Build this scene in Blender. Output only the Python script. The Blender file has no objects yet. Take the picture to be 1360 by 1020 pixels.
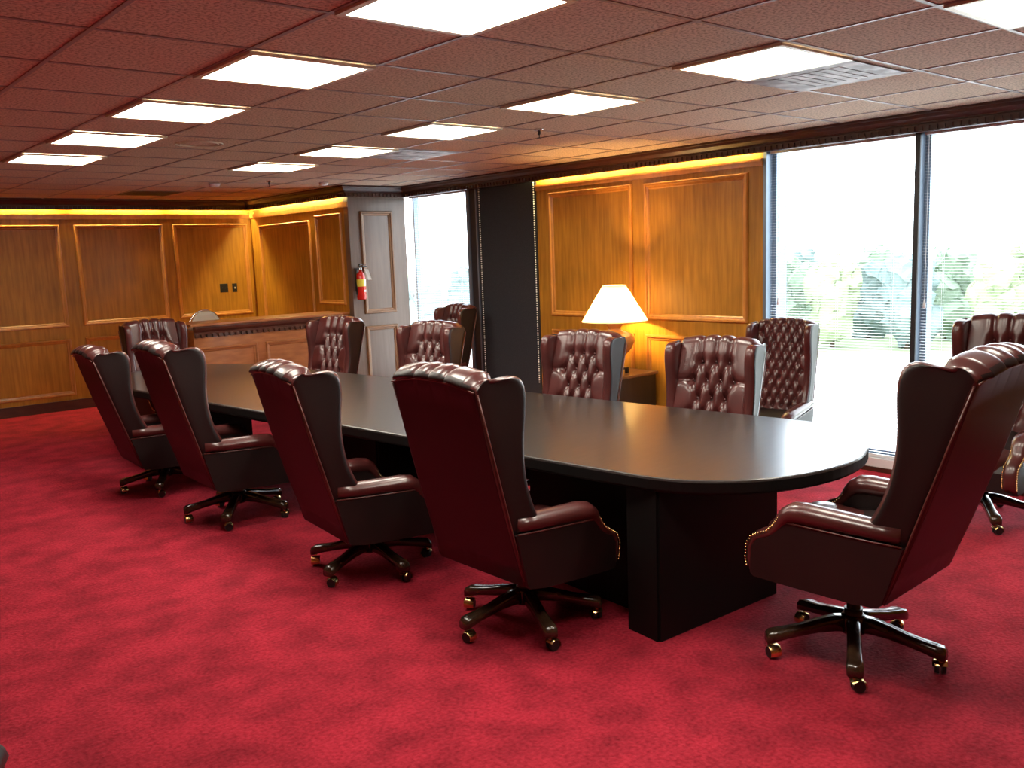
import bpy, bmesh, math, random
from mathutils import Vector, Matrix, noise
random.seed(7)
PI = math.pi
C = bpy.context.scene.collection
sc = bpy.context.scene

# ------------------------------------------------------------------ camera
CAM_H = 1.74
F, YAW, PITCH, ROLL = 1193.5, .7059, .1438, -.0365
fw = Vector((math.sin(YAW)*math.cos(PITCH), math.cos(YAW)*math.cos(PITCH), -math.sin(PITCH)))
r0 = Vector((math.cos(YAW), -math.sin(YAW), 0)); u0 = r0.cross(fw)
rt = math.cos(ROLL)*r0 + math.sin(ROLL)*u0
up = -math.sin(ROLL)*r0 + math.cos(ROLL)*u0
cam = bpy.data.cameras.new('camera'); camo = bpy.data.objects.new('camera', cam); C.objects.link(camo)
cam.sensor_width = 36; cam.lens = F/1360*36; cam.clip_start = .05; cam.clip_end = 2000
M = Matrix((rt, up, -fw)).transposed().to_4x4(); M.translation = (0, 0, CAM_H)
camo.matrix_world = M
sc.camera = camo

# ------------------------------------------------------------------ world, exposure
w = bpy.data.worlds.new('overcast_sky'); sc.world = w; w.use_nodes = True
bg = w.node_tree.nodes['Background']
bg.inputs[0].default_value = (.88, .94, 1, 1); bg.inputs[1].default_value = 8.5
sc.view_settings.view_transform = 'Standard'; sc.view_settings.look = 'None'
sc.view_settings.gamma = 1; sc.view_settings.use_curve_mapping = False
sc.view_settings.exposure = 0.0
sc.cycles.use_denoising = True
sc.cycles.max_bounces = 8; sc.cycles.diffuse_bounces = 4; sc.cycles.glossy_bounces = 4
sc.cycles.transparent_max_bounces = 12; sc.cycles.sample_clamp_indirect = 8
PANEL_E = 28.0       # ceiling light diffusers
COVE_E = 290.0        # tubes hidden behind the cornice

# ------------------------------------------------------------------ materials
def mat(name, col, rough=.5, metal=0, coat=0, spec=.5, emit=None, est=0):
    m = bpy.data.materials.new(name); m.use_nodes = True
    b = m.node_tree.nodes['Principled BSDF']
    b.inputs['Base Color'].default_value = (*col, 1); b.inputs['Roughness'].default_value = rough
    b.inputs['Metallic'].default_value = metal; b.inputs['Coat Weight'].default_value = coat
    b.inputs['Coat Roughness'].default_value = .15
    b.inputs['Specular IOR Level'].default_value = spec
    if emit:
        b.inputs['Emission Color'].default_value = (*emit, 1); b.inputs['Emission Strength'].default_value = est
    return m
def N(m, t, **kw):
    n = m.node_tree.nodes.new(t)
    for k, v in kw.items():
        if k in n.inputs: n.inputs[k].default_value = v
        else: setattr(n, k, v)
    return n
def L(m, a, b): m.node_tree.links.new(a, b)
def noise_col(m, c1, c2, scale=(1,1,1), ns=5, detail=5, lo=.3, hi=.7, bump=0, bdist=.01, extra=None):
    """object-space noise between two colours, with an optional bump"""
    tc = N(m, 'ShaderNodeTexCoord'); mp = N(m, 'ShaderNodeMapping'); mp.inputs['Scale'].default_value = scale
    L(m, tc.outputs['Object'], mp.inputs['Vector'])
    n = N(m, 'ShaderNodeTexNoise', Scale=ns, Detail=detail); L(m, mp.outputs[0], n.inputs['Vector'])
    r = N(m, 'ShaderNodeValToRGB'); r.color_ramp.elements[0].position = lo; r.color_ramp.elements[1].position = hi
    r.color_ramp.elements[0].color = (*c1, 1); r.color_ramp.elements[1].color = (*c2, 1)
    L(m, n.outputs[0], r.inputs[0])
    b = m.node_tree.nodes['Principled BSDF']; out = r.outputs[0]
    if extra:
        n2 = N(m, 'ShaderNodeTexNoise', Scale=extra[0], Detail=3); L(m, tc.outputs['Object'], n2.inputs['Vector'])
        r2 = N(m, 'ShaderNodeValToRGB'); r2.color_ramp.elements[0].position = .35; r2.color_ramp.elements[1].position = .65
        r2.color_ramp.elements[0].color = (extra[1],)*3+(1,); r2.color_ramp.elements[1].color = (1, 1, 1, 1)
        L(m, n2.outputs[0], r2.inputs[0])
        mx = N(m, 'ShaderNodeMix', data_type='RGBA', blend_type='MULTIPLY'); mx.inputs[0].default_value = 1
        L(m, out, mx.inputs[6]); L(m, r2.outputs[0], mx.inputs[7]); out = mx.outputs[2]
    L(m, out, b.inputs['Base Color'])
    if bump:
        bp = N(m, 'ShaderNodeBump', Strength=bump, Distance=bdist); L(m, n.outputs[0], bp.inputs['Height'])
        L(m, bp.outputs[0], b.inputs['Normal'])
    return m
WOOD = noise_col(mat('honey_brown_veneer', (.3,.14,.04), .42, coat=.08, spec=.35), (.39,.165,.012), (.60,.275,.028), (14,14,1.1), 2.2, 6, .3, .72, extra=(1.6,.72))
WOOD2 = noise_col(mat('moulding_wood', (.3,.14,.04), .35, coat=.3), (.42,.16,.026), (.58,.23,.042), (6,6,2), 3, 4)
CHERRY = noise_col(mat('cherry_wood', (.2,.05,.02), .35, coat=.3), (.26,.085,.028), (.40,.145,.048), (3,3,12), 2, 5)
CROWN = noise_col(mat('dark_cornice_wood', (.06,.02,.01), .38, coat=.2), (.050,.016,.010), (.085,.028,.014), (2,2,9), 3, 4)
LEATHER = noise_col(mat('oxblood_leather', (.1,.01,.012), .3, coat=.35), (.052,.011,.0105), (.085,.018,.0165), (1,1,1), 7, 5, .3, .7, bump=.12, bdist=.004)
LEATHER_SHADE = noise_col(mat('oxblood_leather_shaded', (.07,.008,.009), .45, coat=.0, spec=.4), (.0090,.0045,.0045), (.0145,.0060,.0058), (1,1,1), 6, 4, .3, .7, bump=.08, bdist=.003)  # same leather for outer faces, their shade put into a darker colour
PIPE = mat('leather_cord_piping', (.10,.030,.025), .32, coat=.4)
DWOOD = noise_col(mat('dark_glossy_base_wood', (.02,.01,.007), .22, coat=.6), (.016,.008,.006), (.05,.024,.012), (2,2,2), 6, 4)
BRASS = mat('brass', (.80,.56,.24), .26, metal=1)
BLACKP = mat('black_plastic', (.012,.012,.013), .35)
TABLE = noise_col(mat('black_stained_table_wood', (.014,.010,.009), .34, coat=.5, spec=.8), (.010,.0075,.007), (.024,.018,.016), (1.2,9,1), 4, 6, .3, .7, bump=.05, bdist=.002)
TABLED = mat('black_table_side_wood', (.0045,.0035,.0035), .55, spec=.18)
CARPET = noise_col(mat('crimson_carpet', (.4,.02,.05), .95, spec=.15), (.27,.009,.022), (.50,.029,.054), (1,1,1), 60, 8, .28, .72, bump=.6, bdist=.01, extra=(4.5,.60))
CEIL = noise_col(mat('acoustic_tile', (.6,.45,.42), .9, spec=.2), (.36,.28,.20), (.72,.58,.43), (1,1,1), 75, 3, .34, .56, bump=.3, bdist=.004)
GRID = mat('ceiling_tee_metal', (.33,.27,.25), .45, metal=.3)
GRIDW = mat('light_frame_metal', (.75,.70,.55), .4, metal=.3)
PANEL = mat('ceiling_light_diffuser', (.9,.9,.85), .5, emit=(1,.94,.80), est=PANEL_E)
COVE = mat('cove_tube_glow', (.9,.8,.5), .5, emit=(1,.84,.36), est=COVE_E)
VENT = noise_col(mat('dusty_vent_metal', (.4,.36,.35), .5, metal=.2), (.16,.11,.10), (.50,.46,.45), (1,1,1), 7, 4, .42, .60)
VENTD = mat('dark_vent', (.05,.03,.028), .6)
ALU = mat('blue_grey_window_metal', (.20,.25,.32), .35, metal=.5)
DARKM = mat('dark_bronze_window_frame', (.020,.018,.022), .4)
DFAB = noise_col(mat('charcoal_wall_fabric', (.03,.03,.035), .9, spec=.2), (.022,.023,.027), (.042,.043,.050), (1,1,1), 160, 2, bump=.3, bdist=.003)
BLIND = mat('white_blind_slat', (.78,.82,.86), .45)
WHITE = mat('white_painted_metal', (.85,.86,.88), .4)
SHADE = None
REDP = mat('extinguisher_red', (.62,.015,.010), .25, coat=.5)
YEL = mat('label_yellow', (.75,.62,.06), .5); PAPER = mat('label_white', (.82,.82,.80), .5)
CHROME = mat('chrome', (.75,.75,.75), .15, metal=1)
BLACKW = noise_col(mat('black_cabinet_wood', (.012,.010,.010), .35, coat=.2), (.010,.008,.008), (.020,.014,.012), (8,8,1), 3, 4)
TOPW = noise_col(mat('brown_cabinet_top', (.16,.07,.03), .3, coat=.3), (.12,.05,.02), (.20,.09,.035), (2,10,2), 3, 4)
CERAM = noise_col(mat('amber_ceramic', (.45,.20,.06), .18, coat=.8), (.36,.15,.045), (.52,.25,.08), (1,1,1), 5, 3)
CREAMC = mat('pale_cap_ceramic', (.7,.58,.38), .3)
PALEF = mat('pale_padded_vinyl', (.62,.56,.46), .45)
OUTW = mat('outer_wall_paint', (.35,.3,.27), .8)
GROUND = noise_col(mat('parking_concrete', (.7,.7,.68), .9), (.62,.62,.60), (.80,.80,.78), (1,1,1), .05, 3)
GRASSM = noise_col(mat('far_green_ground', (.2,.26,.14), .9), (.18,.24,.13), (.26,.31,.18), (1,1,1), .03, 3)
LEAF = [noise_col(mat('haze_tinted_foliage_%s' % n, c, .9, spec=.1), tuple(x*.88 for x in c), tuple(min(1, x*1.12) for x in c), (1,1,1), .5, 4)
        for n, c in (('green', (.20,.26,.19)), ('bluish', (.18,.235,.23)), ('yellowish', (.25,.29,.18)))]  # distance haze is mixed into these leaf colours; the air is clear
BARK = mat('bark', (.10,.07,.05), .9)
def glass_mat():
    m = bpy.data.materials.new('window_glass'); m.use_nodes = True; nt = m.node_tree; nt.nodes.clear()
    o = nt.nodes.new('ShaderNodeOutputMaterial'); t = nt.nodes.new('ShaderNodeBsdfTransparent'); g = nt.nodes.new('ShaderNodeBsdfGlossy')
    f = nt.nodes.new('ShaderNodeFresnel'); f.inputs[0].default_value = 1.35; x = nt.nodes.new('ShaderNodeMixShader')
    t.inputs[0].default_value = (.96, .98, .98, 1); g.inputs['Roughness'].default_value = .02
    ge = nt.nodes.new('ShaderNodeNewGeometry'); mu = nt.nodes.new('ShaderNodeMath'); mu.operation = 'MULTIPLY_ADD'; mu.inputs[1].default_value = -1; mu.inputs[2].default_value = 1; m3 = nt.nodes.new('ShaderNodeMath'); m3.operation = 'MULTIPLY'
    nt.links.new(ge.outputs['Backfacing'], mu.inputs[0]); nt.links.new(mu.outputs[0], m3.inputs[0]); nt.links.new(f.outputs[0], m3.inputs[1]); nt.links.new(m3.outputs[0], x.inputs[0]); nt.links.new(t.outputs[0], x.inputs[1]); nt.links.new(g.outputs[0], x.inputs[2]); nt.links.new(x.outputs[0], o.inputs[0])
    return m
GLASS = glass_mat()
def shade_mat():
    m = bpy.data.materials.new('linen_lamp_shade'); m.use_nodes = True; nt = m.node_tree; nt.nodes.clear()
    o = nt.nodes.new('ShaderNodeOutputMaterial'); d = nt.nodes.new('ShaderNodeBsdfDiffuse'); t = nt.nodes.new('ShaderNodeBsdfTranslucent')
    d.inputs[0].default_value = (.85,.78,.62,1); t.inputs[0].default_value = (.95,.86,.62,1)
    x = nt.nodes.new('ShaderNodeMixShader'); x.inputs[0].default_value = .6
    nt.links.new(d.outputs[0], x.inputs[1]); nt.links.new(t.outputs[0], x.inputs[2]); nt.links.new(x.outputs[0], o.inputs[0])
    return m
SHADE = shade_mat()

# ------------------------------------------------------------------ mesh helpers
def obj(name, bm, m, parent=None, smooth=False, sub=0, label=None):
    me = bpy.data.meshes.new(name); bm.to_mesh(me); bm.free()
    for x in (m if isinstance(m, (list, tuple)) else [m]): me.materials.append(x)
    if smooth:
        for p in me.polygons: p.use_smooth = True
    o = bpy.data.objects.new(name, me); C.objects.link(o)
    if parent: o.parent = parent
    if sub:
        s = o.modifiers.new('s', 'SUBSURF'); s.levels = sub; s.render_levels = sub
    if label: o['label'] = label
    return o
def thing(name, label, cat, loc=(0,0,0), rz=0, group=None):
    o = bpy.data.objects.new(name, None); C.objects.link(o); o.location = loc; o.rotation_euler = (0,0,rz)
    o.empty_display_size = .1
    o['label'] = label; o['category'] = cat
    if group: o['group'] = group
    return o
def tag(o, label, cat, group=None):
    o['label'] = label; o['category'] = cat
    if group: o['group'] = group
    return o
def struct(o, label=None):
    o['kind'] = 'structure'
    if label: o['label'] = label
    return o
def box(bm, x0, x1, y0, y1, z0, z1, bev=0, mi=0):
    vs = [bm.verts.new((x, y, z)) for x in (x0, x1) for y in (y0, y1) for z in (z0, z1)]
    fs = [(0,1,3,2), (4,6,7,5), (0,4,5,1), (2,3,7,6), (0,2,6,4), (1,5,7,3)]
    out = [bm.faces.new([vs[i] for i in f]) for f in fs]
    for f in out: f.material_index = mi
    if bev:
        es = list({e for f in out for e in f.edges})
        r = bmesh.ops.bevel(bm, geom=es, offset=bev, segments=2, affect='EDGES', profile=.5)
        for f in r['faces']: f.material_index = mi
    return vs
def bx(*a, **k):
    bm = bmesh.new(); box(bm, *a, **k); return bm
def lathe(bm, prof, n=32, cx=0, cy=0, cap=True, mi=0):
    rings = []
    for r, z in prof:
        rings.append([bm.verts.new((cx+r*math.cos(2*PI*i/n), cy+r*math.sin(2*PI*i/n), z)) for i in range(n)])
    for a, b in zip(rings, rings[1:]):
        for i in range(n):
            f = bm.faces.new((a[i], a[(i+1)%n], b[(i+1)%n], b[i])); f.material_index = mi; f.smooth = True
    if cap:
        for rg, rev in ((rings[0], True), (rings[-1], False)):
            f = bm.faces.new(list(reversed(rg)) if rev else rg); f.material_index = mi
    return bm
def loft(bm, rings, closed=True, cap=True, mi=0, smooth=True):
    R = [[bm.verts.new(p) for p in r] for r in rings]; n = len(R[0])
    for a, b in zip(R, R[1:]):
        for i in range(n if closed else n-1):
            f = bm.faces.new((a[i], a[(i+1)%n], b[(i+1)%n], b[i])); f.material_index = mi; f.smooth = smooth
    if cap:
        for rg, rev in ((R[0], True), (R[-1], False)):
            f = bm.faces.new(list(reversed(rg)) if rev else rg); f.material_index = mi; f.smooth = smooth
    return bm
def tube(bm, pts, r, n=8, mi=0):
    pts = [Vector(p) for p in pts]; rings = []
    for i, p in enumerate(pts):
        t = (pts[min(i+1, len(pts)-1)] - pts[max(i-1, 0)]).normalized()
        a = t.cross(Vector((0,0,1))); a = a.normalized() if a.length > .05 else t.cross(Vector((1,0,0))).normalized()
        b = t.cross(a)
        rr = r[i] if isinstance(r, (list, tuple)) else r
        rings.append([p + rr*(math.cos(2*PI*k/n)*a + math.sin(2*PI*k/n)*b) for k in range(n)])
    return loft(bm, rings, mi=mi)
def ball(bm, c, r, mi=0, seg=8):
    k = bmesh.ops.create_uvsphere(bm, u_segments=seg, v_segments=max(4, seg//2+1), radius=r, matrix=Matrix.Translation(c))
    for v in k['verts']:
        for f in v.link_faces: f.material_index = mi; f.smooth = True
def prism(bm, poly, z0, z1, mi=0):
    a = [bm.verts.new((x, y, z0)) for x, y in poly]; b = [bm.verts.new((x, y, z1)) for x, y in poly]; n = len(poly)
    fs = [bm.faces.new(list(reversed(a))), bm.faces.new(b)] + [bm.faces.new((a[i], a[(i+1)%n], b[(i+1)%n], b[i])) for i in range(n)]
    for f in fs: f.material_index = mi
    return fs

# ------------------------------------------------------------------ room shell
ZC = 2.60
XW, YB, XN, YN = 6.42, 12.10, 5.60, 9.44      # window wall, back wall, niche side wall, pier
XL, YS = -3.2, -2.6
struct(obj('floor', bx(XL, XW+.35, YS, YB+.1, -.12, 0), CARPET), 'deep crimson carpeted floor')
ceil_o = struct(obj('ceiling', bx(XL, XW+.35, YS, YB+.1, ZC, ZC+.15), CEIL), 'speckled acoustic tile ceiling')
bm = bmesh.new()
GX0, GX, GY0, GY = 2.0-.305, .61, 2.575-.32125, .6425
k = -8
while GX0+k*GX < XW-.1:
    x = GX0+k*GX
    if x > XL: box(bm, x-.010, x+.010, YS, YB, ZC-.004, ZC+.01)
    k += 1
k = -8
while GY0+k*GY < YB-.1:
    y = GY0+k*GY
    if y > YS: box(bm, XL, XW, y-.010, y+.010, ZC-.0035, ZC+.01)
    k += 1
obj('tee_grid', bm, GRID, ceil_o)

# local wall frames: origin o, direction u (unit, in plan), normal n (into the room)
class Wall:
    def __init__(s, o, u, n): s.o, s.u, s.n = Vector(o), Vector(u), Vector(n)
    def p(s, a, d, z): return (s.o.x+s.u.x*a+s.n.x*d, s.o.y+s.u.y*a+s.n.y*d, z)
    def box(s, bm, a0, a1, d0, d1, z0, z1):
        P = [bm.verts.new(s.p(a, d, z)) for a in (a0, a1) for d in (d0, d1) for z in (z0, z1)]
        for f in [(0,1,3,2), (4,6,7,5), (0,4,5,1), (2,3,7,6), (0,2,6,4), (1,5,7,3)]: bm.faces.new([P[i] for i in f])
    def moulding(s, bm, a0, a1, z0, z1, wd=.055, h=.026):
        prof = [(0, 0), (0, h*.55), (wd*.15, h), (wd*.42, h*.95), (wd*.55, h*.5), (wd*.85, h*.35), (wd, 0)]
        rings = []
        for ca, cz, sa, sz in ((a0, z0, 1, 1), (a1, z0, -1, 1), (a1, z1, -1, -1), (a0, z1, 1, -1)):
            rings.append([s.p(ca+sa*t, d, cz+sz*t) for t, d in prof])
        V = [[bm.verts.new(q) for q in r] for r in rings]
        for i in range(4):
            A, B = V[i], V[(i+1)%4]
            for j in range(len(prof)-1): bm.faces.new((A[j], B[j], B[j+1], A[j+1]))
def fix(bm): bmesh.ops.recalc_face_normals(bm, faces=bm.faces); return bm
def wall(name, W, a0, a1, z0, z1, thick, panels, m=WOOD, rail=None, label=None, parent=None, mm=None):
    """panelled wall: slab plus a grid of stiles and rails standing 12 mm proud, mouldings as a part"""
    bm = bmesh.new(); W.box(bm, a0, a1, -thick, 0, z0, z1)
    o = obj(name, fix(bm), m, parent)
    if not parent: struct(o, label)
    bm = bmesh.new()
    for p in panels: W.moulding(bm, *p)
    if panels: obj('panel_moulding', fix(bm), mm or WOOD2, o)
    return o
BW = Wall((0, YB, 0), (1, 0, 0), (0, -1, 0))
pan = []
xs = [(-3.0,-1.9), (-1.75,-.55), (-.40,.68), (.82,1.90), (2.05,3.10), (3.27,4.36), (4.49,5.53)]
for a, b in xs: pan += [(a, b, 1.04, 2.29), (a, b, .185, .89)]
wb = wall('wall_back', BW, XL, XN+.1, 0, ZC, .1, pan, label='wood panelled back wall')
bm = bmesh.new(); BW.box(bm, XL, XN, 0, .018, 2.36, 2.42); BW.box(bm, XL, XN, 0, .026, 2.41, 2.425)
obj('top_rail', fix(bm), WOOD2, wb)
bm = bmesh.new(); BW.box(bm, XL, XN, 0, .02, 0, .12); BW.box(bm, XL, XN, 0, .028, .11, .125)
struct(obj('baseboard_back', fix(bm), CROWN))
NW = Wall((XN, YB, 0), (0, -1, 0), (-1, 0, 0))       # niche side wall, a runs toward the camera
wn = wall('wall_niche', NW, -.05, YB-YN-.102, 0, ZC, .1, [(.28,1.72,.2,2.25), (1.86,2.50,1.20,2.30)], label='niche side wall with two recessed panels')
bm = bmesh.new(); NW.box(bm, 0, YB-YN, 0, .018, 2.36, 2.42); obj('top_rail', fix(bm), WOOD2, wn)
PW = Wall((XN, YN, 0), (1, 0, 0), (0, -1, 0))        # pier face
PIER = noise_col(mat('pier_veneer', (.3,.17,.11), .45, coat=.2), (.12,.074,.055), (.165,.106,.080), (14,14,1.1), 2.2, 6, .3, .72)
wp = wall('wall_pier', PW, -.001, .80, 0, ZC, .1, [(.15,.60,1.08,2.31), (.15,.60,.16,.93)], m=PIER, mm=mat('pier_moulding_wood', (.21,.10,.045), .4), label='narrow panelled pier beside the far window')

# window wall segments (x = XW): s measured as world y
WW = Wall((XW, 0, 0), (0, 1, 0), (-1, 0, 0))
ww = wall('wall_window_side', WW, 4.30, 7.03, 0, ZC, .30, [(4.44,5.56,1.09,2.33), (5.71,6.84,1.09,2.34), (4.44,5.56,.18,.95), (5.71,6.84,.18,.95)], label='honey wood panelled wall between the windows')
bm = bmesh.new(); WW.box(bm, 4.30, 7.03, 0, .02, 2.375, 2.42); WW.box(bm, 4.30, 7.03, 0, .03, 2.41, 2.43); obj('top_rail', fix(bm), WOOD2, ww)
bm = bmesh.new(); WW.box(bm, 4.30, 7.03, 0, .02, 0, .11); struct(obj('baseboard_window_side', fix(bm), CROWN))
bm = bmesh.new(); WW.box(bm, 7.03, 7.98, -.30, .015, 0, ZC); struct(obj('wall_fabric_column', fix(bm), DFAB), 'charcoal fabric covered column')
# header and base under and over all windows
bm = bmesh.new()
for a0, a1 in ((1.48, 4.30), (7.98, 9.5)):
    WW.box(bm, a0, a1, -.30, -.02, 2.50, ZC)
struct(obj('trim_window_header', fix(bm), DARKM))
bm = bmesh.new()
for a0, a1 in ((1.48, 4.30), (7.98, 9.5)):
    WW.box(bm, a0, a1, -.30, .0, 0, .10)
struct(obj('trim_window_sill', fix(bm), WHITE))
bm = bmesh.new(); WW.box(bm, 1.48, 4.3, 0, .012, 0, .035); WW.box(bm, 7.98, 9.44, 0, .012, 0, .035)
struct(obj('baseboard_windows', fix(bm), CROWN))
wall('wall_window_side_near', WW, YS, 1.46, 0, ZC, .30, [(.2,1.3,1.09,2.33), (.2,1.3,.18,.95), (-1.2,-.1,1.09,2.33), (-1.2,-.1,.18,.95)], label='panelled wall right of the windows')
# side walls out of view that close the room
LWl = Wall((XL, 0, 0), (0, 1, 0), (1, 0, 0))
wall('wall_left', LWl, YS, YB, 0, ZC, .1, [(a, a+1.2, z0, z1) for a in [-2.4+1.35*i for i in range(10)] for z0, z1 in ((1.04,2.29), (.185,.89))], label='panelled left wall')
SW = Wall((0, YS, 0), (1, 0, 0), (0, 1, 0))
wall('wall_front', SW, XL-.1, XW+.35, 0, ZC, .1, [(a, a+1.2, z0, z1) for a in [-2.9+1.35*i for i in range(6)] for z0, z1 in ((1.04,2.29), (.185,.89))], label='panelled wall behind the camera')

# cornice swept along the perimeter, with dentils
path = [(XL, YB), (XN, YB), (XN, YN), (XW, YN), (XW, YS)]
def offset_path(d):
    out = []
    for i, p in enumerate(path):
        p = Vector(p); ns = []
        if i > 0: t = (p-Vector(path[i-1])).normalized(); ns.append(Vector((t.y, -t.x)))
        if i < len(path)-1: t = (Vector(path[i+1])-p).normalized(); ns.append(Vector((t.y, -t.x)))
        if len(ns) == 1: q = p+ns[0]*d
        else:
            b = (ns[0]+ns[1]); q = p + b*(d/(1+ns[0].dot(ns[1])))
        out.append((q.x, q.y))
    return out
prof = [(.150, ZC), (.150, ZC-.016), (.138, ZC-.020), (.128, ZC-.040), (.108, ZC-.058), (.100, ZC-.066), (.100, ZC-.074), (.090, ZC-.078), (.090, ZC-.128), (.070, ZC-.132), (.070, ZC-.050), (.09, ZC)]
bm = bmesh.new(); cols = [offset_path(d) for d, z in prof]
V = [[bm.verts.new((*cols[j][i], prof[j][1])) for j in range(len(prof))] for i in range(len(path))]
for A, B in zip(V, V[1:]):
    for j in range(len(prof)): bm.faces.new((A[j], A[(j+1)%len(prof)], B[(j+1)%len(prof)], B[j]))
corn = struct(obj('trim_cornice', fix(bm), CROWN), 'dark wood cornice with dentils')
def comb(bm, W, a0, a1, tw, gap, d, z0, z1):
    pts = []; s = a0+.01
    while s < a1-tw-.01:
        pts += [(s, .001), (s, d), (s+tw, d), (s+tw, .001)]; s += tw+gap
    pts += [(s-gap, -.003), (a0+.01, -.003)]
    A = [bm.verts.new(W.p(a, q, z0)) for a, q in pts]; B = [bm.verts.new(W.p(a, q, z1)) for a, q in pts]; n = len(pts)
    bm.faces.new(A); bm.faces.new(B[::-1])
    for i in range(n): bm.faces.new((A[i], A[(i+1)%n], B[(i+1)%n], B[i]))
bm = bmesh.new(); op = offset_path(.090)
for (a, b) in zip(op, op[1:]):
    a, b = Vector(a), Vector(b); t = (b-a); Ln = t.length; t.normalize(); n = Vector((t.y, -t.x)); W = Wall((a.x, a.y, 0), (t.x, t.y, 0), (n.x, n.y, 0))
    comb(bm, W, .0, Ln, .028, .024, .016, ZC-.124, ZC-.092)
obj('dentil_moulding', fix(bm), CROWN, corn)

# cove tubes hidden behind the cornice
def cove(W, a0, a1, label):
    t = thing('cove_light', label, 'light', W.p((a0+a1)/2, .035, ZC-.08), 0, 'hidden strip lights above the panelling')
    h = (a1-a0)/2; u = W.u
    bm = bmesh.new(); tube(bm, [-u*(h-.02), u*(h-.02)], .011, 10); obj('lamp_tube', bm, COVE, t, True)
    bm = bmesh.new(); W2 = Wall((0,0,0), W.u, W.n); W2.box(bm, -h, h, -.034, .01, .02, .045); obj('housing', fix(bm), WHITE, t)
lab = {2: 'glowing strip light above the leftmost back wall panel in view', 3: 'glowing strip light above the second back wall panel from left', 4: 'glowing strip light above the back wall panel with light switches'}
for i, (a, b) in enumerate(xs):
    k = i-2
    if i >= 4: cove(BW, a-.02, b+.03, lab[k] if k in lab and i > 3 else lab[2] if i == 4 else 'strip light above the back wall at the left frame edge')
cove(NW, .32, 2.50, 'glowing strip light along the niche side wall above the bar end')
cove(WW, 4.36, 5.66, 'glowing strip light above the right panel behind the lamp')
cove(WW, 5.70, 6.98, 'glowing strip light above the left panel beside the charcoal column')

# ------------------------------------------------------------------ windows and blinds
def window(n, y0, y1, mull=()):
    t = thing('window_%d' % n, '', 'window'); del t['category']; del t['label']; t['kind'] = 'structure'
    bm = bmesh.new()
    for a, b in ((y0, y0+.035), (y1-.035, y1)): WW.box(bm, a, b, -.17, -.09, .10, 2.52)
    WW.box(bm, y0+.035, y1-.035, -.17, -.09, .10, .15); WW.box(bm, y0+.035, y1-.035, -.17, -.09, 2.47, 2.52)
    obj('window_frame', fix(bm), ALU, t)
    bm = bmesh.new(); WW.box(bm, y0+.03, y1-.03, -.133, -.127, .14, 2.48); obj('glass_pane', fix(bm), GLASS, t)
    return t
def blind(y0, y1, label, cordy=None):
    t = thing('venetian_blind', label, 'blind', (XW+.045, (y0+y1)/2, 2.50), 0, 'white slatted blinds lowered over the windows')
    h = (y1-y0)/2
    obj('headrail', bx(-.018, .018, -h, h, -.04, 0), WHITE, t)
    bm = bmesh.new(); z = -.055
    while z > -2.36:
        a = [bm.verts.new(p) for p in ((-.0095, -h, z-.0010), (-.0095, h, z-.0010), (0, h, z+.0008), (0, -h, z+.0008), (.0095, h, z+.0008), (.0095, -h, z+.0008))]
        bm.faces.new((a[0], a[1], a[2], a[3])); bm.faces.new((a[3], a[2], a[4], a[5])); z -= .0215
    o = obj('slats', bm, BLIND, t)
    obj('bottom_rail', bx(-.013, .013, -h, h, -2.395, -2.375), WHITE, t)
    bm = bmesh.new()
    for y in (-h+.15, 0, h-.15):
        for x in (-.014, .014): box(bm, x-.0006, x+.0006, y-.0006, y+.0006, -2.38, -.04)
    obj('ladder_cords', bm, WHITE, t)
    if cordy is not None:
        bm = bmesh.new(); box(bm, -.026, -.023, cordy-.001, cordy+.001, -1.2, -.04); obj('pull_cord', bm, WHITE, t)
        bm = bmesh.new(); lathe(bm, [(.003,-1.19), (.009,-1.22), (.011,-1.25), (.004,-1.255)], 10, -.0245, cordy); obj('cord_tassel', bm, WHITE, t, True)
    return t
wins = [(1, 1.50, 3.022), (2, 3.060, 4.27), (3, 8.26, 9.43)]
wl = {1: 'white slatted blind in the rightmost window behind the far right chair', 2: 'white slatted blind in the window right of the lamp wall',
      3: 'white slatted blind in the narrow far window beside the pier'}
for n, a, b in wins:
    window(n, a, b)
    blind(a+.015, b-.015, wl[n], (b-a)/2-.10 if n == 2 else (b-a)/2-.05)
bm = bmesh.new()
bm2 = bmesh.new()
for y in (1.48, 3.041): WW.box(bm, y-.018, y+.018, -.015, .0, .10, 2.5); WW.box(bm2, y-.017, y+.017, -.17, -.015, .10, 2.5)
struct(obj('trim_mullions', fix(bm), DARKM)); struct(obj('trim_mullion_bodies', fix(bm2), ALU))
bm = bmesh.new(); WW.box(bm, 7.98, 8.26, -.20, -.03, .10, 2.5); struct(obj('trim_far_window_jamb', fix(bm), DARKM))
bm = bmesh.new(); WW.box(bm, 8.06, 8.085, -.03, -.02, .10, 2.5); WW.box(bm, 8.20, 8.25, -.03, -.015, .10, 2.5); struct(obj('trim_jamb_strip', fix(bm), ALU))
bm = bmesh.new(); WW.box(bm, 4.27, 4.30, -.30, .0, 0.1, 2.5); struct(obj('trim_window_reveal', fix(bm), ALU))
# bead chains down both sides of the fabric column
for y, l in ((7.05, 'white bead chain on the charcoal column edge beside the lamp wall'), (7.955, 'white bead chain on the charcoal column edge beside the far window')):
    bm = bmesh.new(); z = -.01
    while z > -2.1: ball(bm, (0, 0, z), .0075, seg=6); z -= .024
    tag(obj('bead_chain', bm, WHITE), l, 'bead chain', 'bead chains on the fabric column').location = (XW-.024, y, 2.47)

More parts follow.
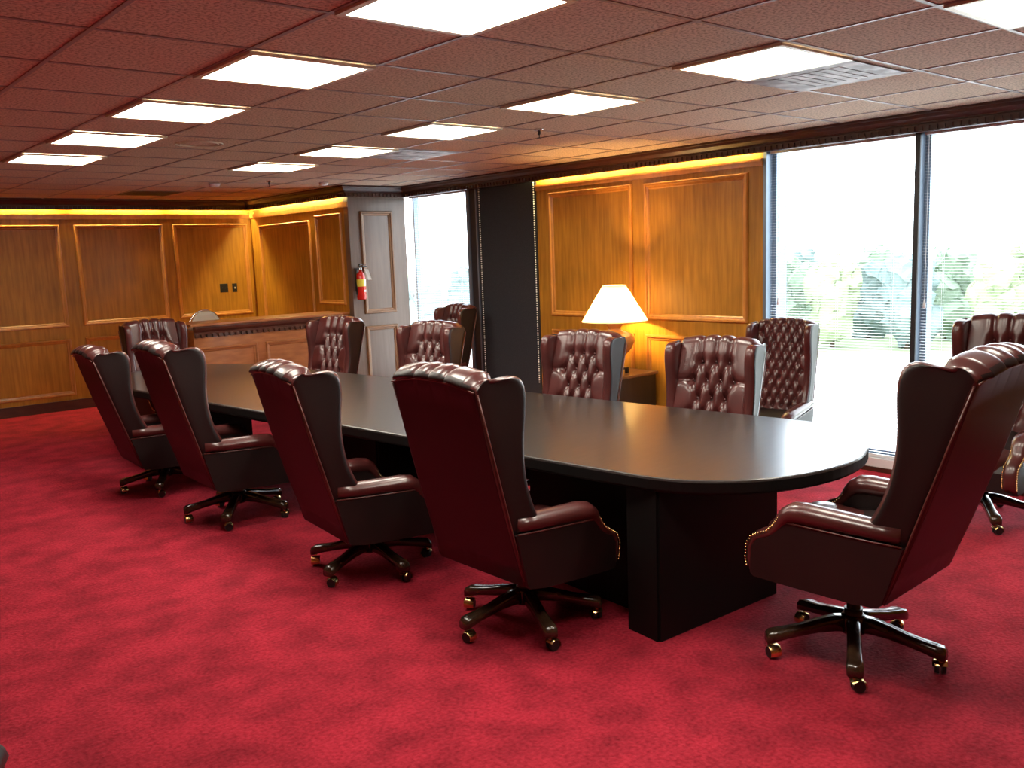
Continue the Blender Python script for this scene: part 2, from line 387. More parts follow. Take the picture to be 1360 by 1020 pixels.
# ------------------------------------------------------------------ ceiling fixtures
def ceiling_light(x, y, label):
    t = thing('ceiling_light', label, 'ceiling light', (x, y, ZC), 0, 'square ceiling light panels')
    bm = bmesh.new(); a, b = .300, .272
    for s in (-1, 1):
        box(bm, min(s*a, s*b), max(s*a, s*b), -a, a, -.016, -.0045); box(bm, -b, b, min(s*a, s*b), max(s*a, s*b), -.016, -.0045)
    obj('light_frame', bm, GRIDW, t)
    obj('diffuser', bx(-b, b, -b, b, -.011, -.0045), PANEL, t)
LA = ['large light panel cut by the top edge of the photo, left of centre', 'second light panel in the left row, right of the top left corner', 'middle light panel of the left row',
      'fourth light panel of the left row, above the back wall', 'farthest and leftmost light panel of the left row']
for i in range(5): ceiling_light(2.0, 2.575+1.285*i, LA[i])
LB = ['light panel cut by the top right corner of the photo', 'light panel touching the grey air vent', 'second panel beyond the vent, above the lamp wall',
      'light panel left of the sprinkler, above the charcoal column', 'light panel with a small vent right behind it', 'farthest light panel of the right row, nearest the niche']
for i in range(6): ceiling_light(3.83, 1.29+1.285*i, LB[i])
ceiling_light(2.0, 1.29, 'ceiling light panel overhead, just above the frame in the left row')

def vent(x, y, s, m, label):
    t = thing('ceiling_vent', label, 'vent', (x, y, ZC), 0, 'ceiling air vents')
    bm = bmesh.new(); box(bm, -.29, .29, -.31, .31, -.007, -.0045); obj('face_plate', bm, m, t)
    bm = bmesh.new()
    for i in range(7):
        y0 = -.20+i*.06; box(bm, -.2, .2, y0, y0+.045, -.009, -.007)
    obj('louvre', bm, m, t)
vent(4.435+.01, 2.575+.04, .6, VENT, 'large square grey air vent with brown dust stains')
vent(4.44, 6.43, .6, VENT, 'small grey vent behind the far ceiling light')
vent(3.83, 10.93, .6, VENTD, 'dark vent near the ceiling edge above the back wall')
def sprinkler(x, y, label):
    t = thing('sprinkler_head', label, 'sprinkler', (x, y, ZC), 0, 'ceiling sprinklers')
    bm = bmesh.new(); lathe(bm, [(.035,0), (.035,-.006), (.018,-.014), (.010,-.016)], 16); obj('escutcheon', bm, CHROME, t, True)
    bm = bmesh.new(); lathe(bm, [(.010,-.014), (.010,-.035), (.003,-.045), (.003,-.06)], 10); lathe(bm, [(.018,-.060), (.018,-.063)], 12); obj('nozzle', bm, DARKM, t, True)
sprinkler(4.41, 4.78, 'small sprinkler head hanging from the ceiling above the lamp wall')
sprinkler(4.43, 9.05, 'small dark sprinkler head near the far right of the niche ceiling')
def detector(x, y, r, m, label, name='smoke_detector', cat='detector'):
    bm = bmesh.new(); lathe(bm, [(r,0), (r,-.012), (r*.8,-.030), (r*.4,-.034)], 24); o = obj(name, bm, m, None, True); o.location = (x, y, ZC-.0045); tag(o, label, cat)
detector(4.00, 9.45, .06, WHITE, 'small round white disc on the ceiling near the back wall')
detector(5.08, 9.05, .05, WHITE, 'small white disc on the ceiling near the pier')
bm = bmesh.new()
for r in (.16, .13): tube(bm, [(r*math.cos(a*PI/16), r*math.sin(a*PI/16), 0) for a in range(33)], .004, 6)
o = obj('ceiling_speaker', bm, GRIDW, None, True); o.location = (2.63, 6.42, ZC-.006); tag(o, 'faint round ring of a ceiling speaker between the light rows', 'speaker')

# ------------------------------------------------------------------ wall bits
def plate(x, z, wdt, nt, label, col=BLACKP):
    t = thing('light_switch', label, 'switch', (x, YB, z), 0)
    obj('cover_plate', bx(-wdt/2, wdt/2, -.006, 0, -.06, .06, bev=.002), col, t)
    for i in range(nt):
        xx = (i-(nt-1)/2)*.046
        obj('toggle', bx(xx-.006, xx+.006, -.018, -.006, -.012, .012), col if nt > 1 else WHITE, t, label='small toggle')
plate(5.135, 1.415, .116, 2, 'black double switch plate on the back wall, left of the pair')
plate(5.29, 1.412, .07, 1, 'black single switch plate on the back wall, right of the pair')
t = thing('wall_outlet', 'tiny white outlet low on the back wall left of the chairs', 'outlet', (3.35, YB, .20))
obj('cover_plate', bx(-.02, .02, -.03, 0, -.02, .02, bev=.003), WHITE, t)

# fire extinguisher on the pier
t = thing('fire_extinguisher', 'red fire extinguisher hung on the panelled pier', 'fire extinguisher', (5.665, YN-.085, 1.26))
bm = bmesh.new(); lathe(bm, [(.030,0), (.052,.004), (.056,.02), (.056,.27), (.050,.30), (.035,.325), (.018,.335), (.016,.35)], 28); obj('cylinder_body', bm, REDP, t, True)
bm = bmesh.new(); lathe(bm, [(.0568,.16), (.0568,.245)], 28, cap=False); obj('label_band', bm, YEL, t, True, label='yellow label')
bm = bmesh.new()
ring = [(.0572*math.cos(a), .0572*math.sin(a)) for a in [(-80+i*8)*PI/180 for i in range(11)]]
V0 = [bm.verts.new((x, y, .165)) for x, y in ring]; V1 = [bm.verts.new((x, y, .240)) for x, y in ring]
for i in range(10): bm.faces.new((V0[i], V0[i+1], V1[i+1], V1[i]))
obj('label_paper', bm, PAPER, t, label='white printed label'); bm = bmesh.new()
V0 = [bm.verts.new((x, y, .09+.012*(i%2))) for i, (x, y) in enumerate(ring)]; V1 = [bm.verts.new((x, y, .118)) for x, y in ring]
for i in range(10): bm.faces.new((V0[i], V0[i+1], V1[i+1], V1[i]))
obj('warning_label', bm, PAPER, t, label='small white label below the band')
bm = bmesh.new(); lathe(bm, [(.014,.345), (.018,.36), (.018,.385), (.010,.39)], 14); box(bm, -.012, .085, -.009, .009, .39, .402); box(bm, -.012, .075, -.008, .008, .415, .424); box(bm, -.022, -.006, -.009, .009, .36, .424)
obj('valve_handle', bm, CHROME, t)
bm = bmesh.new(); tube(bm, [(-.02,0,.375), (-.055,-.01,.36), (-.070,-.01,.30), (-.068,-.01,.15), (-.066,-.01,.06)], .009, 8); obj('hose', bm, BLACKP, t, True)
bm = bmesh.new(); vs = [bm.verts.new(p) for p in ((.03,-.05,.37), (.075,-.062,.36), (.115,-.066,.235), (.065,-.062,.235))]; bm.faces.new(vs)
bmesh.ops.solidify(bm, geom=bm.faces, thickness=.0015); obj('inspection_tag', bm, PAPER, t, label='white hanging tag')
obj('wall_bracket', bx(-.03, .03, .050, .082, .10, .38), DARKM, t)

# ------------------------------------------------------------------ bar counter in the niche
t = thing('bar_counter', 'reddish panelled bar counter with dentil edge in the niche', 'bar counter', (3.69, 9.60, 0))
BAR = Wall((0, 0, 0), (1, 0, 0), (0, -1, 0)); Lb = XN-3.69-.012
obj('counter_body', bx(0, Lb, 0, .40, 0, 1.045), CHERRY, t)
obj('countertop', bx(-.05, Lb, -.07, .46, 1.085, 1.115, bev=.008), CHERRY, t)
bm = bmesh.new()
rings = []
pr = [(0, .985), (.018, .99), (.022, 1.02), (.045, 1.045), (.055, 1.07), (.055, 1.085), (0, 1.085)]
for a in (0, Lb): rings.append([BAR.p(a if a else -.0, d, z) for d, z in pr])
loft(bm, rings, smooth=False); obj('counter_cornice', fix(bm), CROWN, t)
bm = bmesh.new(); comb(bm, BAR, 0, Lb, .038, .028, .026, .960, .998)
obj('dentil_moulding', fix(bm), CROWN, t)
bm = bmesh.new()
for a in (.04, .82, 1.46): BAR.moulding(bm, a, min(a+(.68 if a < 1.5 else .38), Lb-.03), .20, .85, .05, .022)
obj('panel_moulding', fix(bm), CHERRY, t)

# pale rounded seat back showing over the counter
t = thing('bar_stool', 'pale rounded stool back peeking over the bar counter', 'stool', (4.22, 10.55, 0))
bm = bmesh.new(); rings = []
for i in range(9):
    z = .80+.39*i/8; hw = .19*math.sqrt(max(.06, 1-max(0, (z-.98)/.225)**2)) if z > .98 else .19
    rings.append([(x*hw, .02*math.cos(x*1.5)*s+.03*(1-x*x), z) for s, xsq in ((-1, 0), (1, 0)) for x in ([-1+.25*k for k in range(9)] if s < 0 else [1-.25*k for k in range(9)])])
loft(bm, rings); obj('backrest', fix(bm), PALEF, t, True)
bm = bmesh.new(); tube(bm, [(-.20,.02,.45)] + [(.205*math.cos(a), .03, .98+.225*math.sin(a)) for a in [PI-PI*i/16 for i in range(17)]] + [(.20,.02,.45)], .010, 8); obj('back_frame', bm, CHROME, t, True)
bm = bmesh.new(); lathe(bm, [(.16,.72), (.19,.74), (.19,.78), (.15,.80)], 24, 0, -.17); obj('seat', bm, PALEF, t, True)
for sx, sy in ((-1,0), (1,0), (-1,-1), (1,-1)):
    bm = bmesh.new(); tube(bm, [(sx*.14, -.05+sy*.24, .73), (sx*.19, sy*.32, 0.0)], .011, 8); obj('leg', bm, CHROME, t, True)

# ------------------------------------------------------------------ end cabinet and lamp
t = thing('end_cabinet', 'low black cabinet with brown top under the table lamp', 'cabinet', (5.80, 5.38, 0))
obj('cabinet_body', bx(.02, .55, .02, .78, .05, .60), BLACKW, t)
obj('cabinet_top', bx(0, .57, 0, .80, .595, .622, bev=.005), TOPW, t, label='brown wooden top')
obj('plinth', bx(.04, .53, .04, .76, 0, .05), BLACKW, t)
obj('door', bx(.005, .02, .04, .39, .08, .57, bev=.004), BLACKW, t); obj('door', bx(.005, .02, .41, .76, .08, .57, bev=.004), BLACKW, t)
LX, LY, LZ = 6.04, 5.61, .622
t = thing('table_lamp', 'lit table lamp with white cone shade and amber urn base', 'lamp', (LX, LY, LZ))
bm = bmesh.new(); box(bm, -.085, .085, -.085, .085, .035, .055, bev=.004)
for sx in (-1, 1):
    for sy in (-1, 1): box(bm, sx*.072-.013, sx*.072+.013, sy*.072-.013, sy*.072+.013, 0, .036)
obj('base', bm, BLACKW, t, label='black footed square stand')
bm = bmesh.new(); lathe(bm, [(.055,.055), (.06,.07), (.05,.085), (.058,.11), (.10,.17), (.155,.23), (.182,.28), (.182,.32), (.155,.36), (.10,.385), (.062,.395), (.055,.405), (.058,.42), (.085,.45), (.09,.46)], 40)
obj('urn_body', bm, CERAM, t, True)
bm = bmesh.new(); lathe(bm, [(.085,.455), (.122,.468), (.125,.475), (.10,.495), (.095,.505), (.03,.51), (.012,.515), (.012,.60)], 36); obj('urn_cap', bm, CREAMC, t, True)
bm = bmesh.new(); lathe(bm, [(.300,.480), (.104,.800)], 48, cap=False); bmesh.ops.solidify(bm, geom=bm.faces, thickness=.002); obj('lamp_shade', bm, SHADE, t, True)
bm = bmesh.new(); tube(bm, [(.104*math.cos(a*PI/20), .104*math.sin(a*PI/20), .80) for a in range(41)], .003, 6); obj('shade_rim', bm, CREAMC, t, True)
bm = bmesh.new(); tube(bm, [(.30*math.cos(a*PI/20), .30*math.sin(a*PI/20), .48) for a in range(41)], .003, 6); obj('shade_rim', bm, CREAMC, t, True)
bm = bmesh.new(); ball(bm, (0,0,.645), .032, seg=16); obj('bulb', bm, mat('bulb_glow', (1,.8,.5), .5, emit=(1,.62,.25), est=1900), t, True)

# ------------------------------------------------------------------ conference table
TA, TCX, TCY = .111, 3.366, 5.363
t = thing('conference_table', 'long black oval conference table with rounded ends', 'table', (TCX, TCY, 0), TA)
def TL(x, y):   # world -> table local
    v = Vector((x-TCX, y-TCY)); c, s = math.cos(-TA), math.sin(-TA); return (c*v.x-s*v.y, s*v.x+c*v.y)
HW, Y0, Y1, EB, EF = .77, -2.72, 2.72, .64, .80
def outline(ins=0):
    o = []
    for i in range(41):
        a = PI+PI*i/40; o.append(((HW-ins)*math.cos(a), Y0+(EB-ins)*math.sin(a)))
    for i in range(41):
        a = PI*i/40; o.append(((HW-ins)*math.cos(a), Y1+(EF-ins)*math.sin(a)))
    return o
bm = bmesh.new()
rings = [[(x, y, z) for x, y in outline(i)] for i, z in ((.05,.690), (.012,.692), (.004,.698), (0,.706), (0,.748), (.003,.756), (.008,.760))]
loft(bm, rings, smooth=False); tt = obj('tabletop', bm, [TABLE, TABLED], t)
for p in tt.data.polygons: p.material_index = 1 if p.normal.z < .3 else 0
def pedestal(name, pts, z1=.692):
    bm = bmesh.new(); prism(bm, pts, .0, z1); bmesh.ops.bevel(bm, geom=[e for e in bm.edges if abs(e.verts[0].co.z-e.verts[1].co.z) > .1], offset=.012, segments=2, affect='EDGES')
    obj(name, fix(bm), TABLED, t)
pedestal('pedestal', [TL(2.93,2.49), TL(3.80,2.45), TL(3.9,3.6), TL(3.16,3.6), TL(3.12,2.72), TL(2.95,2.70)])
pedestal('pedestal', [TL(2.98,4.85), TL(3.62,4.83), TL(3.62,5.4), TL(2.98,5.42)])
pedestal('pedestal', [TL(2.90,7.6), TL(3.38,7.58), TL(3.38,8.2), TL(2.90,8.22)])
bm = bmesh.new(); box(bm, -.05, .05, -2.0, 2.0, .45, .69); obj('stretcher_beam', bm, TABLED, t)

# ------------------------------------------------------------------ wing chairs
def tuft_segments(fine, Wd, La):
    btn = []; seg = []
    if fine: dx, dy, a0, rows = .086, .078, .14, 10
    else: dx, dy, a0, rows = .100, .125, .285, 5
    for r in range(rows):
        n = (3 if r % 2 == 0 else 4) if not fine else (5 if r % 2 == 0 else 6)
        btn.append([((i-(n-1)/2)*dx, a0+r*dy) for i in range(n)])
    for r, row in enumerate(btn):
        for b in row:
            if r+1 < rows:
                for c in btn[r+1]:
                    if abs(abs(c[0]-b[0])-dx/2) < 1e-3: seg.append((b, c, 1.0))
            if r == 0: seg.append((b, (b[0]*1.12, 0.0), .85))
            if r == rows-1: seg.append((b, (b[0], La), .6))
    for r, row in enumerate(btn):
        if (r % 2 == 1):
            seg.append((row[0], (-Wd/2, row[0][1]-.005), .5)); seg.append((row[-1], (Wd/2, row[-1][1]-.005), .5))
    return [b for r in btn for b in r], seg
def seg_d(p, a, b):
    ax, ay = a; bx_, by = b; dx, dy = bx_-ax, by-ay; q = dx*dx+dy*dy
    t_ = max(0, min(1, ((p[0]-ax)*dx+(p[1]-ay)*dy)/q)); return math.hypot(p[0]-ax-t_*dx, p[1]-ay-t_*dy)
BO, BT = Vector((0, -.28, .40)), math.radians(14)       # back hinge, recline
def BL(x, y, z):    # back-local (y forward, z along the back) -> chair local
    return Vector((x, BO.y+y*math.cos(BT)-z*math.sin(BT), BO.z+y*math.sin(BT)+z*math.cos(BT)))
WBK = .60
def ztop(x):
    s = abs(x)/(WBK/2); return .870 + .034*(1-s**2.2)
def backrest_mesh(fine):
    nx = 72; HWi = WBK/2
    # profile by arc length from rear cord: roll over the top then down the front to z=.10
    R = .052; La = 1.04
    btn, seg = tuft_segments(fine, .50, La)
    bm = bmesh.new(); cols = []
    for i in range(nx+1):
        x = -HWi+WBK*i/nx; zt = ztop(x); col = []
        # rear bottom, rear panel
        for k in range(9): col.append(BL(x, 0 - .010*math.sin(PI*k/8), -.05+(zt+.05)*k/8))
        for k in range(1, 111):
            a = La*k/110
            arcl = PI*R*.92
            if a < arcl:   # elliptical roll: from (0,zt) forward over the top
                th = a/arcl*PI*.92
                y0 = R-R*math.cos(th); z0 = zt+R*.50*math.sin(th); ny, nz = -math.cos(th), math.sin(th)
                y0 += .0; 
            else:
                d = a-arcl; y0 = 2*R*.985+.012*math.sin(min(1, d/.75)*PI); z0 = zt-.01-d; ny, nz = 1, 0
                if th is not None: pass
            px = (x, a)
            ds = 1e9; hseg = 1.0
            for (b, c, wt) in seg:
                if abs(b[0]-x) > .12 and abs(c[0]-x) > .12: continue
                d_ = seg_d(px, b, c)
                if d_ < .12: hseg = min(hseg, 1-wt*math.exp(-(d_/(.012 if fine else .017))**1.25))
            db = min(math.hypot(b[0]-x, b[1]-a) for b in btn)
            hb = math.exp(-(db/(.018 if fine else .028))**1.6)
            fade = max(0, min(1, a/.02))
            if abs(x) > .25: fade *= max(0, 1-(abs(x)-.25)/.03)*1.0
            H1, H2 = (.018, .022) if fine else (.034, .036)
            h = (H1*hseg - H2*hb)*fade
            col.append(BL(x, y0+ny*h, z0+nz*h*.7))
        cols.append(col)
    loft(bm, cols, closed=True, cap=True)
    return fix(bm), btn
def button_pos(b, R=.052):
    x, a = b; arcl = PI*R*.92; d = a-arcl
    return BL(x, 2*R*.985+.012*math.sin(min(1, max(0, d)/.75)*PI)-.012, ztop(x)-.01-d)
WP = [(.16,.19), (.24,.168), (.30,.158), (.38,.153), (.46,.160), (.54,.175), (.62,.200), (.70,.232), (.76,.252), (.81,.258), (.85,.243), (.88,.203), (.90,.150), (.908,.10)]
def wing_mesh(sx):
    bm = bmesh.new(); rings = []
    n = len(WP)
    for j, (z, yf) in enumerate(WP):
        tp = max(0, (z-.85)/.058); th = .078*(1-.30*tp*tp); fl = .012+.02*(yf/.3)*min(1, z/.6)
        xo, xi = .305, .305+fl-th
        r = th/2; pts = []
        zr = lambda y: (z if y > .02 else min(z, .868))
        drop = .03*tp*tp
        pts.append((xo, 0, min(z, .868)-.0)); pts.append((xo+fl*.35, yf*.35, z+.0)); pts.append((xo+fl*.7, yf*.7, z))
        for k in range(7):
            a = PI*k/6
            pts.append((xo+fl-r+r*math.cos(a), yf-r+r*math.sin(a)*1.0, z-drop))
        pts.append((xi, yf*.5, z)); pts.append((xi+.012, .05, z)); pts.append((xi+.03, .0, min(z, .868)))
        rings.append([BL(sx*x, y, zz) for x, y, zz in pts])
    # closing top ring, shrunken
    last = rings[-1]; c = sum(last, Vector())/len(last); rings.append([c+(p-c)*.55+Vector((0, 0, .006)) for p in last])
    loft(bm, rings); return fix(bm)
def shell_mesh():
    P = [(-.315,.62), (-.262,.40), (-.254,.356), (-.244,.340), (-.16,.322), (.14,.298), (.285,.290), (.308,.300), (.310,.42), (.29,.46)]
    bm = bmesh.new(); rings = []
    for x in (-.300, -.292, .292, .300):
        e = .008 if abs(x) > .295 else 0
        cx = sum(p[0] for p in P)/len(P); cz = sum(p[1] for p in P)/len(P)
        rings.append([(x, y+(cx-y)*e*2, z+(cz-z)*e*3) for y, z in P])
    loft(bm, rings, smooth=False); return fix(bm)
AP = [(-.30,.640,.052,.036), (-.20,.632,.055,.040), (-.10,.625,.057,.042), (.02,.617,.058,.043), (.09,.612,.059,.045), (.135,.604,.059,.044), (.162,.586,.056,.040), (.182,.560,.050,.034), (.198,.530,.046,.030), (.222,.500,.044,.027), (.260,.480,.043,.025), (.295,.455,.042,.024), (.312,.415,.041,.022), (.310,.36,.040,.02), (.298,.315,.038,.012)]
def arm_mesh(sx):
    bm = bmesh.new(); rings = []
    P = [Vector((0, y, z)) for y, z, a, b in AP]
    for i, (y, z, a, b) in enumerate(AP):
        tg = (P[min(i+1, len(P)-1)]-P[max(i-1, 0)]).normalized(); nn = Vector((0, -tg.z, tg.y))
        rings.append([Vector((sx*(.283+a*math.cos(k*PI/8)), y, z)) + nn*b*math.sin(k*PI/8) for k in range(16)])
    loft(bm, rings)
    # side panel below the roll
    S = [(-.322,.60), (-.268,.362), (-.252,.343), (-.16,.324), (.14,.300), (.282,.292), (.300,.305), (.303,.42), (.280,.458), (.235,.478), (.205,.51), (.185,.555), (.155,.585)]
    r2 = []
    for x in (.245, .250, .318, .324):
        e = .01 if x in (.245, .324) else 0
        r2.append([Vector((sx*x, y*(1-e), z+(.48-z)*e)) for y, z in S])
    loft(bm, r2, smooth=False, mi=1); return fix(bm)
def nail_mesh(sx, off):
    bm = bmesh.new()
    pts = [(y, z) for y, z, a, b in AP[6:]]
    tot = []
    for (a, b) in zip(pts, pts[1:]):
        d = math.hypot(b[0]-a[0], b[1]-a[1]); m_ = max(1, round(d/.013))
        for k in range(m_): tot.append((a[0]+(b[0]-a[0])*k/m_, a[1]+(b[1]-a[1])*k/m_))
    for i, (y, z) in enumerate(tot):
        ball(bm, (sx*(.283+off), y+.012, z+.008), .0050, seg=6)
    return bm
def cushion_mesh():
    bm = bmesh.new(); rings = []
    n = 28
    for j in range(13):
        t_ = j/12; z = .395+.115*t_; e = (abs(2*t_-1))**5
        hx, hy = .238-.03*e, .280-.03*e
        ring = []
        for k in range(n):
            a = 2*PI*k/n; c, s = math.cos(a), math.sin(a)
            x = hx*math.copysign(abs(c)**.28, c); y = hy*math.copysign(abs(s)**.28, s)
            cr = (.022 if t_ > .5 else 0)*(1-(x/.24)**2)*(1-(y/.32)**2)
            ring.append((x, y+.035, z+cr))
        rings.append(ring)
    for t_ in (.8, .5, .25):
        rings.append([(x*t_, .035+(y-.035)*t_, .51+.022*(1-(x*t_/.24)**2)*(1-((y)*t_/.32)**2)) for x, y, z in rings[12]])
    loft(bm, rings); return fix(bm)
def piping_mesh():
    bm = bmesh.new(); H = WBK/2
    tube(bm, [BL(-H+.002+(2*H-.004)*i/30, -.006, ztop(-H+2*H*i/30)+.000) for i in range(31)], .0045, 6)
    for s in (-1, 1): tube(bm, [BL(s*(H+.008), .004, z) for z in (-.02,.2,.4,.6,.86)], .0042, 6)
    return bm
def base_leg_mesh():
    bm = bmesh.new(); rings = []
    for r, zt, th, wd in ((.02,.176,.066,.030), (.08,.176,.062,.029), (.15,.160,.050,.028), (.22,.140,.042,.029), (.28,.128,.042,.031), (.325,.122,.048,.033), (.352,.116,.050,.033), (.366,.104,.040,.028)):
        zb = zt-th; rings.append([(r, -wd, zb+.006), (r, -wd, zt-.012), (r, -wd*.7, zt), (r, wd*.7, zt), (r, wd, zt-.012), (r, wd, zb+.006), (r, wd*.8, zb), (r, -wd*.8, zb)])
    loft(bm, rings); return fix(bm)
def caster_mesh():
    bm = bmesh.new(); lathe(bm, [(.007,.035), (.007,.078)], 8, 0, 0, mi=1)
    for s in (-1, 1):
        k = bmesh.ops.create_cone(bm, cap_ends=True, segments=20, radius1=.027, radius2=.024, depth=.016, matrix=Matrix.Translation((.012, s*.013, .027)) @ Matrix.Rotation(-s*PI/2, 4, 'X'))
    # brass hood: quarter shell over the wheels
    rings = []
    for i in range(9):
        a = math.radians(-25+i*22); rings.append([(.012+q*math.cos(a), y, .027+q*math.sin(a)) for q, y in ((.0285,-.026), (.031,-.022), (.032,0), (.031,.022), (.0285,.026))])
    V = [[bm.verts.new(p) for p in r] for r in rings]
    for A, B in zip(V, V[1:]):
        for j in range(4):
            f = bm.faces.new((A[j], A[j+1], B[j+1], B[j])); f.material_index = 1; f.smooth = True
    return bm
def make_chair(fine, buttons=True):
    t = thing('wing_chair', '', 'chair')
    bmesh_b, btn = backrest_mesh(fine)
    body = []
    b = obj('backrest', bmesh_b, LEATHER, t, True); body.append(b)
    # rear panel gets the flatter leather with shade darkened into its colour
    b.data.materials.append(LEATHER_SHADE)
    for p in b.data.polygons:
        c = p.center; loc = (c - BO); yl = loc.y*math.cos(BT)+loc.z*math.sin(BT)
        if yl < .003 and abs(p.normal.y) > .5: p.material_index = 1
    if buttons:
        me = None
        for q in btn:
            if me is None:
                bm = bmesh.new(); ball(bm, (0,0,0), .0085, seg=8); o = obj('button', bm, LEATHER, b, True); me = o.data
            else: o = bpy.data.objects.new('button', me); C.objects.link(o); o.parent = b
            o.location = button_pos(q)
    for s in (-1, 1):
        wg = obj('wing', wing_mesh(s), [LEATHER, LEATHER_SHADE], t, True, sub=1); body.append(wg)
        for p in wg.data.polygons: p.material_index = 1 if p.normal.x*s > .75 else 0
        a = obj('arm', arm_mesh(s), [LEATHER, LEATHER_SHADE], t, False, sub=0); body.append(a)
        bm = bmesh.new(); tube(bm, [Vector((s*.3255, y, z)) for y, z in ((-.315,.606), (-.2,.594), (0,.578), (.15,.567))], .0036, 6); obj('arm_piping', bm, PIPE, a, True)
        for off in (-.040, .043): obj('nailhead_trim', nail_mesh(s, off), BRASS, a, True, label='brass nail heads')
    for n_, m_ in (('seat_shell', shell_mesh()),): body.append(obj(n_, m_, LEATHER_SHADE, t))
    body.append(obj('seat_cushion', cushion_mesh(), LEATHER, t, True))
    body.append(obj('cord_piping', piping_mesh(), PIPE, t, True))
    bm = bmesh.new(); box(bm, -.10, .10, -.13, .13, .27, .31); lathe(bm, [(.028,.10), (.028,.27)], 16); lathe(bm, [(.038,.15), (.038,.21)], 20)
    obj('swivel_column', bm, BLACKP, t)
    base = bpy.data.objects.new('star_base', None); C.objects.link(base); base.parent = t; base.empty_display_size = .1
    bm = bmesh.new(); lathe(bm, [(.03,.095), (.052,.105), (.055,.17), (.045,.182), (.03,.186)], 24); obj('base_hub', bm, DWOOD, base, True)
    lm, cm = base_leg_mesh(), caster_mesh(); ml = mc = None
    for k in range(5):
        if ml is None:
            l = obj('leg', lm, DWOOD, base, True); c = obj('caster', cm, [BLACKP, BRASS], base); ml, mc = l.data, c.data
        else:
            l = bpy.data.objects.new('leg', ml); c = bpy.data.objects.new('caster', mc)
            for o in (l, c): C.objects.link(o); o.parent = base
        a = 2*PI*k/5; l.rotation_euler = (0,0,a); c.location = (.345*math.cos(a), .345*math.sin(a), 0); c.rotation_euler = (0,0,a+1.9)
    for o in body: o['b'] = 1
    return t
protos = {}
def copy_tree(o, parent=None):
    c = o.copy(); C.objects.link(c); c.parent = parent
    for ch in list(o.children): copy_tree(ch, c)
    return c
PIV = Vector((0, 0, .33))
def place_chair(x, y, face, label, group, tilt=0, rise=0, base=0, fine=False, buttons=True, wx=1.0, sc_=1.0):
    """face = heading in degrees from +x; tilt = extra recline of the seat in degrees; rise = gas lift in metres; base = star angle (world degrees)"""
    key = (fine, buttons)
    if key not in protos: protos[key] = make_chair(*key); t = protos[key]; 
    else: t = copy_tree(protos[key])
    t.location = (x, y, 0); t.rotation_euler = (0, 0, math.radians(face-90)); t.scale = (sc_,)*3
    T = Matrix.Translation(PIV+Vector((0, 0, rise))) @ Matrix.Rotation(math.radians(tilt), 4, 'X') @ Matrix.Diagonal((wx, 1, 1, 1)) @ Matrix.Translation(-PIV)
    for c in t.children:
        if c.get('b'): c.matrix_basis = T
        if c.name.startswith('star_base'): c.rotation_euler = (0, 0, math.radians(base-(face-90)))
    t['label'] = label; t['group'] = group
    return t
GL, GR, GW = 'wing chairs along the near side of the table', 'wing chairs along the window side of the table', 'wing chairs standing by the windows'
place_chair(3.42, 1.84, 92, 'large wing chair at the right end of the table, turned side on', 'wing chairs at the table ends', 5, .05, 66)
place_chair(2.67, 3.09, 0.5, 'nearest wing chair on the near side of the table, back to camera', GL, .5, -.02, 175, buttons=False, sc_=.98)
place_chair(2.56, 4.30, -6, 'second wing chair from the right on the near side of the table', GL, 1.5, -.07, 198, buttons=False, sc_=.98)
place_chair(2.48, 5.88, -2.5, 'third wing chair from the right on the near side of the table', GL, 2, -.05, 160, buttons=False)
place_chair(2.43, 7.12, -3, 'leftmost wing chair on the near side of the table', GL, 4, -.08, 168, buttons=False, sc_=.96)
place_chair(3.23, 9.10, -87, 'wing chair at the far left end of the table facing the camera', 'wing chairs at the table ends', 0, -.09, 20, sc_=.97)
place_chair(4.36, 3.45, 190, 'glossy tufted wing chair across the table, right of the lamp', GR, 2, -.09, 10, sc_=.95)
place_chair(4.22, 4.52, 188, 'glossy tufted wing chair across the table, just below the lamp', GR, 2, -.08, 40, sc_=.95)
place_chair(4.14, 6.28, 190, 'tufted wing chair across the table in front of the charcoal column', GR, 2, -.08, 20, sc_=.96)
place_chair(4.08, 7.82, 190, 'reddest tufted wing chair across the table, in front of the bar end', GR, 2, -.09, 55, sc_=.97)
place_chair(5.73, 8.08, 175, 'dark wing chair by the far window, behind the table chairs', GW, 0, -.06, 30, wx=.88, sc_=.95)
place_chair(5.80, 3.85, 190, 'closely buttoned wing chair standing right of the lamp wall', GW, -2, -.08, 15, fine=True, wx=.85, sc_=.93)
place_chair(5.72, 2.25, 180, 'wing chair by the right window, cut by the right edge', GW, 0, -.03, 0, sc_=.96)
place_chair(-.427, .91, 160, 'wing chair beside the camera, only a back corner showing at bottom left', 'wing chairs away from the table', 0, 0, 20, buttons=False)

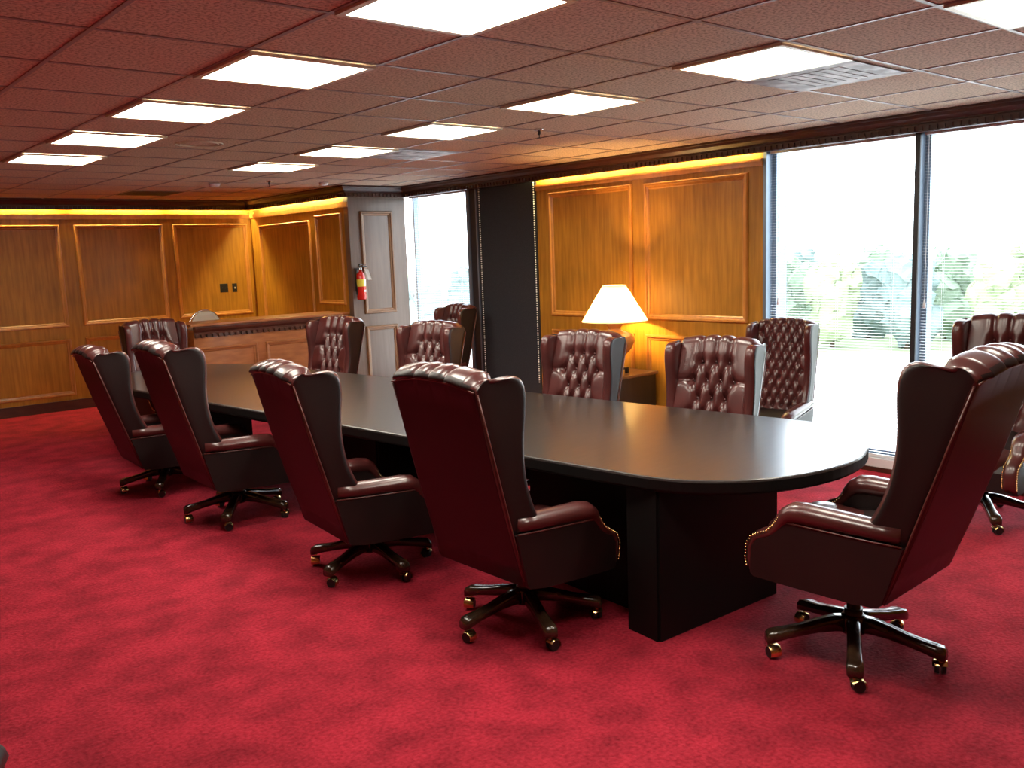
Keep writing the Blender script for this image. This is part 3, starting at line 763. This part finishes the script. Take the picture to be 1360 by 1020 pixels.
# ------------------------------------------------------------------ outside
GZ = -15
o = struct(obj('ground_parking_lot', bx(XW+4, 118, -160, 260, GZ-.3, GZ), GROUND), 'bright concrete lot far below')
o = struct(obj('ground_far_green', bx(118, 900, -500, 900, GZ-.3, GZ+.02), GRASSM), 'green land beyond the lot')
def tree_mesh(seed):
    rnd = random.Random(seed); bm = bmesh.new()
    for k in range(14):
        a = rnd.uniform(0, 2*PI); r = rnd.uniform(0, 3.4); z = rnd.uniform(2.6, 12); rr = rnd.uniform(2.2, 3.6)*(1-.3*(z-8)/8)
        q = bmesh.ops.create_icosphere(bm, subdivisions=3, radius=rr, matrix=Matrix.Translation((r*math.cos(a), r*math.sin(a), z)))
        for v in q['verts']:
            v.co += Vector(noise.noise_vector(v.co*.55+Vector((seed*9, 0, 0))))*1.3 + Vector(noise.noise_vector(v.co*1.7))*.5
    for f in bm.faces: f.smooth = False
    bt = bmesh.new(); tube(bt, [(0,0,0), (.1,0,3), (0,.1,7)], [.45,.35,.2], 8)
    return bm, bt
tm = []
for sd in range(4):
    c, tr = tree_mesh(sd+1); tm.append((c, tr))
tm2 = []
for i, (c, tr) in enumerate(tm):
    a = bpy.data.meshes.new('crown'); c.to_mesh(a); c.free(); b_ = bpy.data.meshes.new('trunk'); tr.to_mesh(b_); tr.free()
    b_.materials.append(BARK); tm2.append((a, b_))
rnd = random.Random(3); side = 0
kinds = {}
for row, (R0, n, a0, a1) in enumerate(((150, 9, 45, 84), (167, 9, 47, 86), (186, 10, 45, 84), (150, 2, 28, 37.5), (170, 2, 31, 40))):
    for i in range(n):
        az = math.radians(a0+(a1-a0)*(i+.5)/n+rnd.uniform(-.25, .25)); R = R0+rnd.uniform(-1.5, 1.5); ms = rnd.randrange(4); cl = rnd.randrange(3)
        key = (ms, cl)
        if key not in kinds:
            me = tm2[ms][0].copy(); me.materials.append(LEAF[cl]); kinds[key] = me
        cn = ['green', 'bluish', 'yellowish'][cl]
        t = thing('tree', 'pale hazy %s tree in the %s outside the %s' % (cn, ['nearest belt of trees', 'middle belt of trees', 'farthest belt of trees', 'nearest belt of trees', 'farther belt of trees'][row], 'narrow far window' if row > 2 else 'right hand windows'),
                  'tree', (R*math.sin(az), R*math.cos(az), GZ), rnd.uniform(0, 6.28), 'hazy %s trees beyond the %s window%s, %s' % (cn, 'narrow' if row > 2 else 'right', '' if row > 2 else 's', ['near belt','middle belt','far belt','near belt','far belt'][row]))
        s = rnd.uniform(.92, 1.08)*(1.04 if row in (1, 2, 4) else 1); t.scale = (s*.80, s*.80, s*1.0)
        for me, nm in ((kinds[key], 'foliage'), (tm2[ms][1], 'trunk')):
            o = bpy.data.objects.new(nm, me); C.objects.link(o); o.parent = t
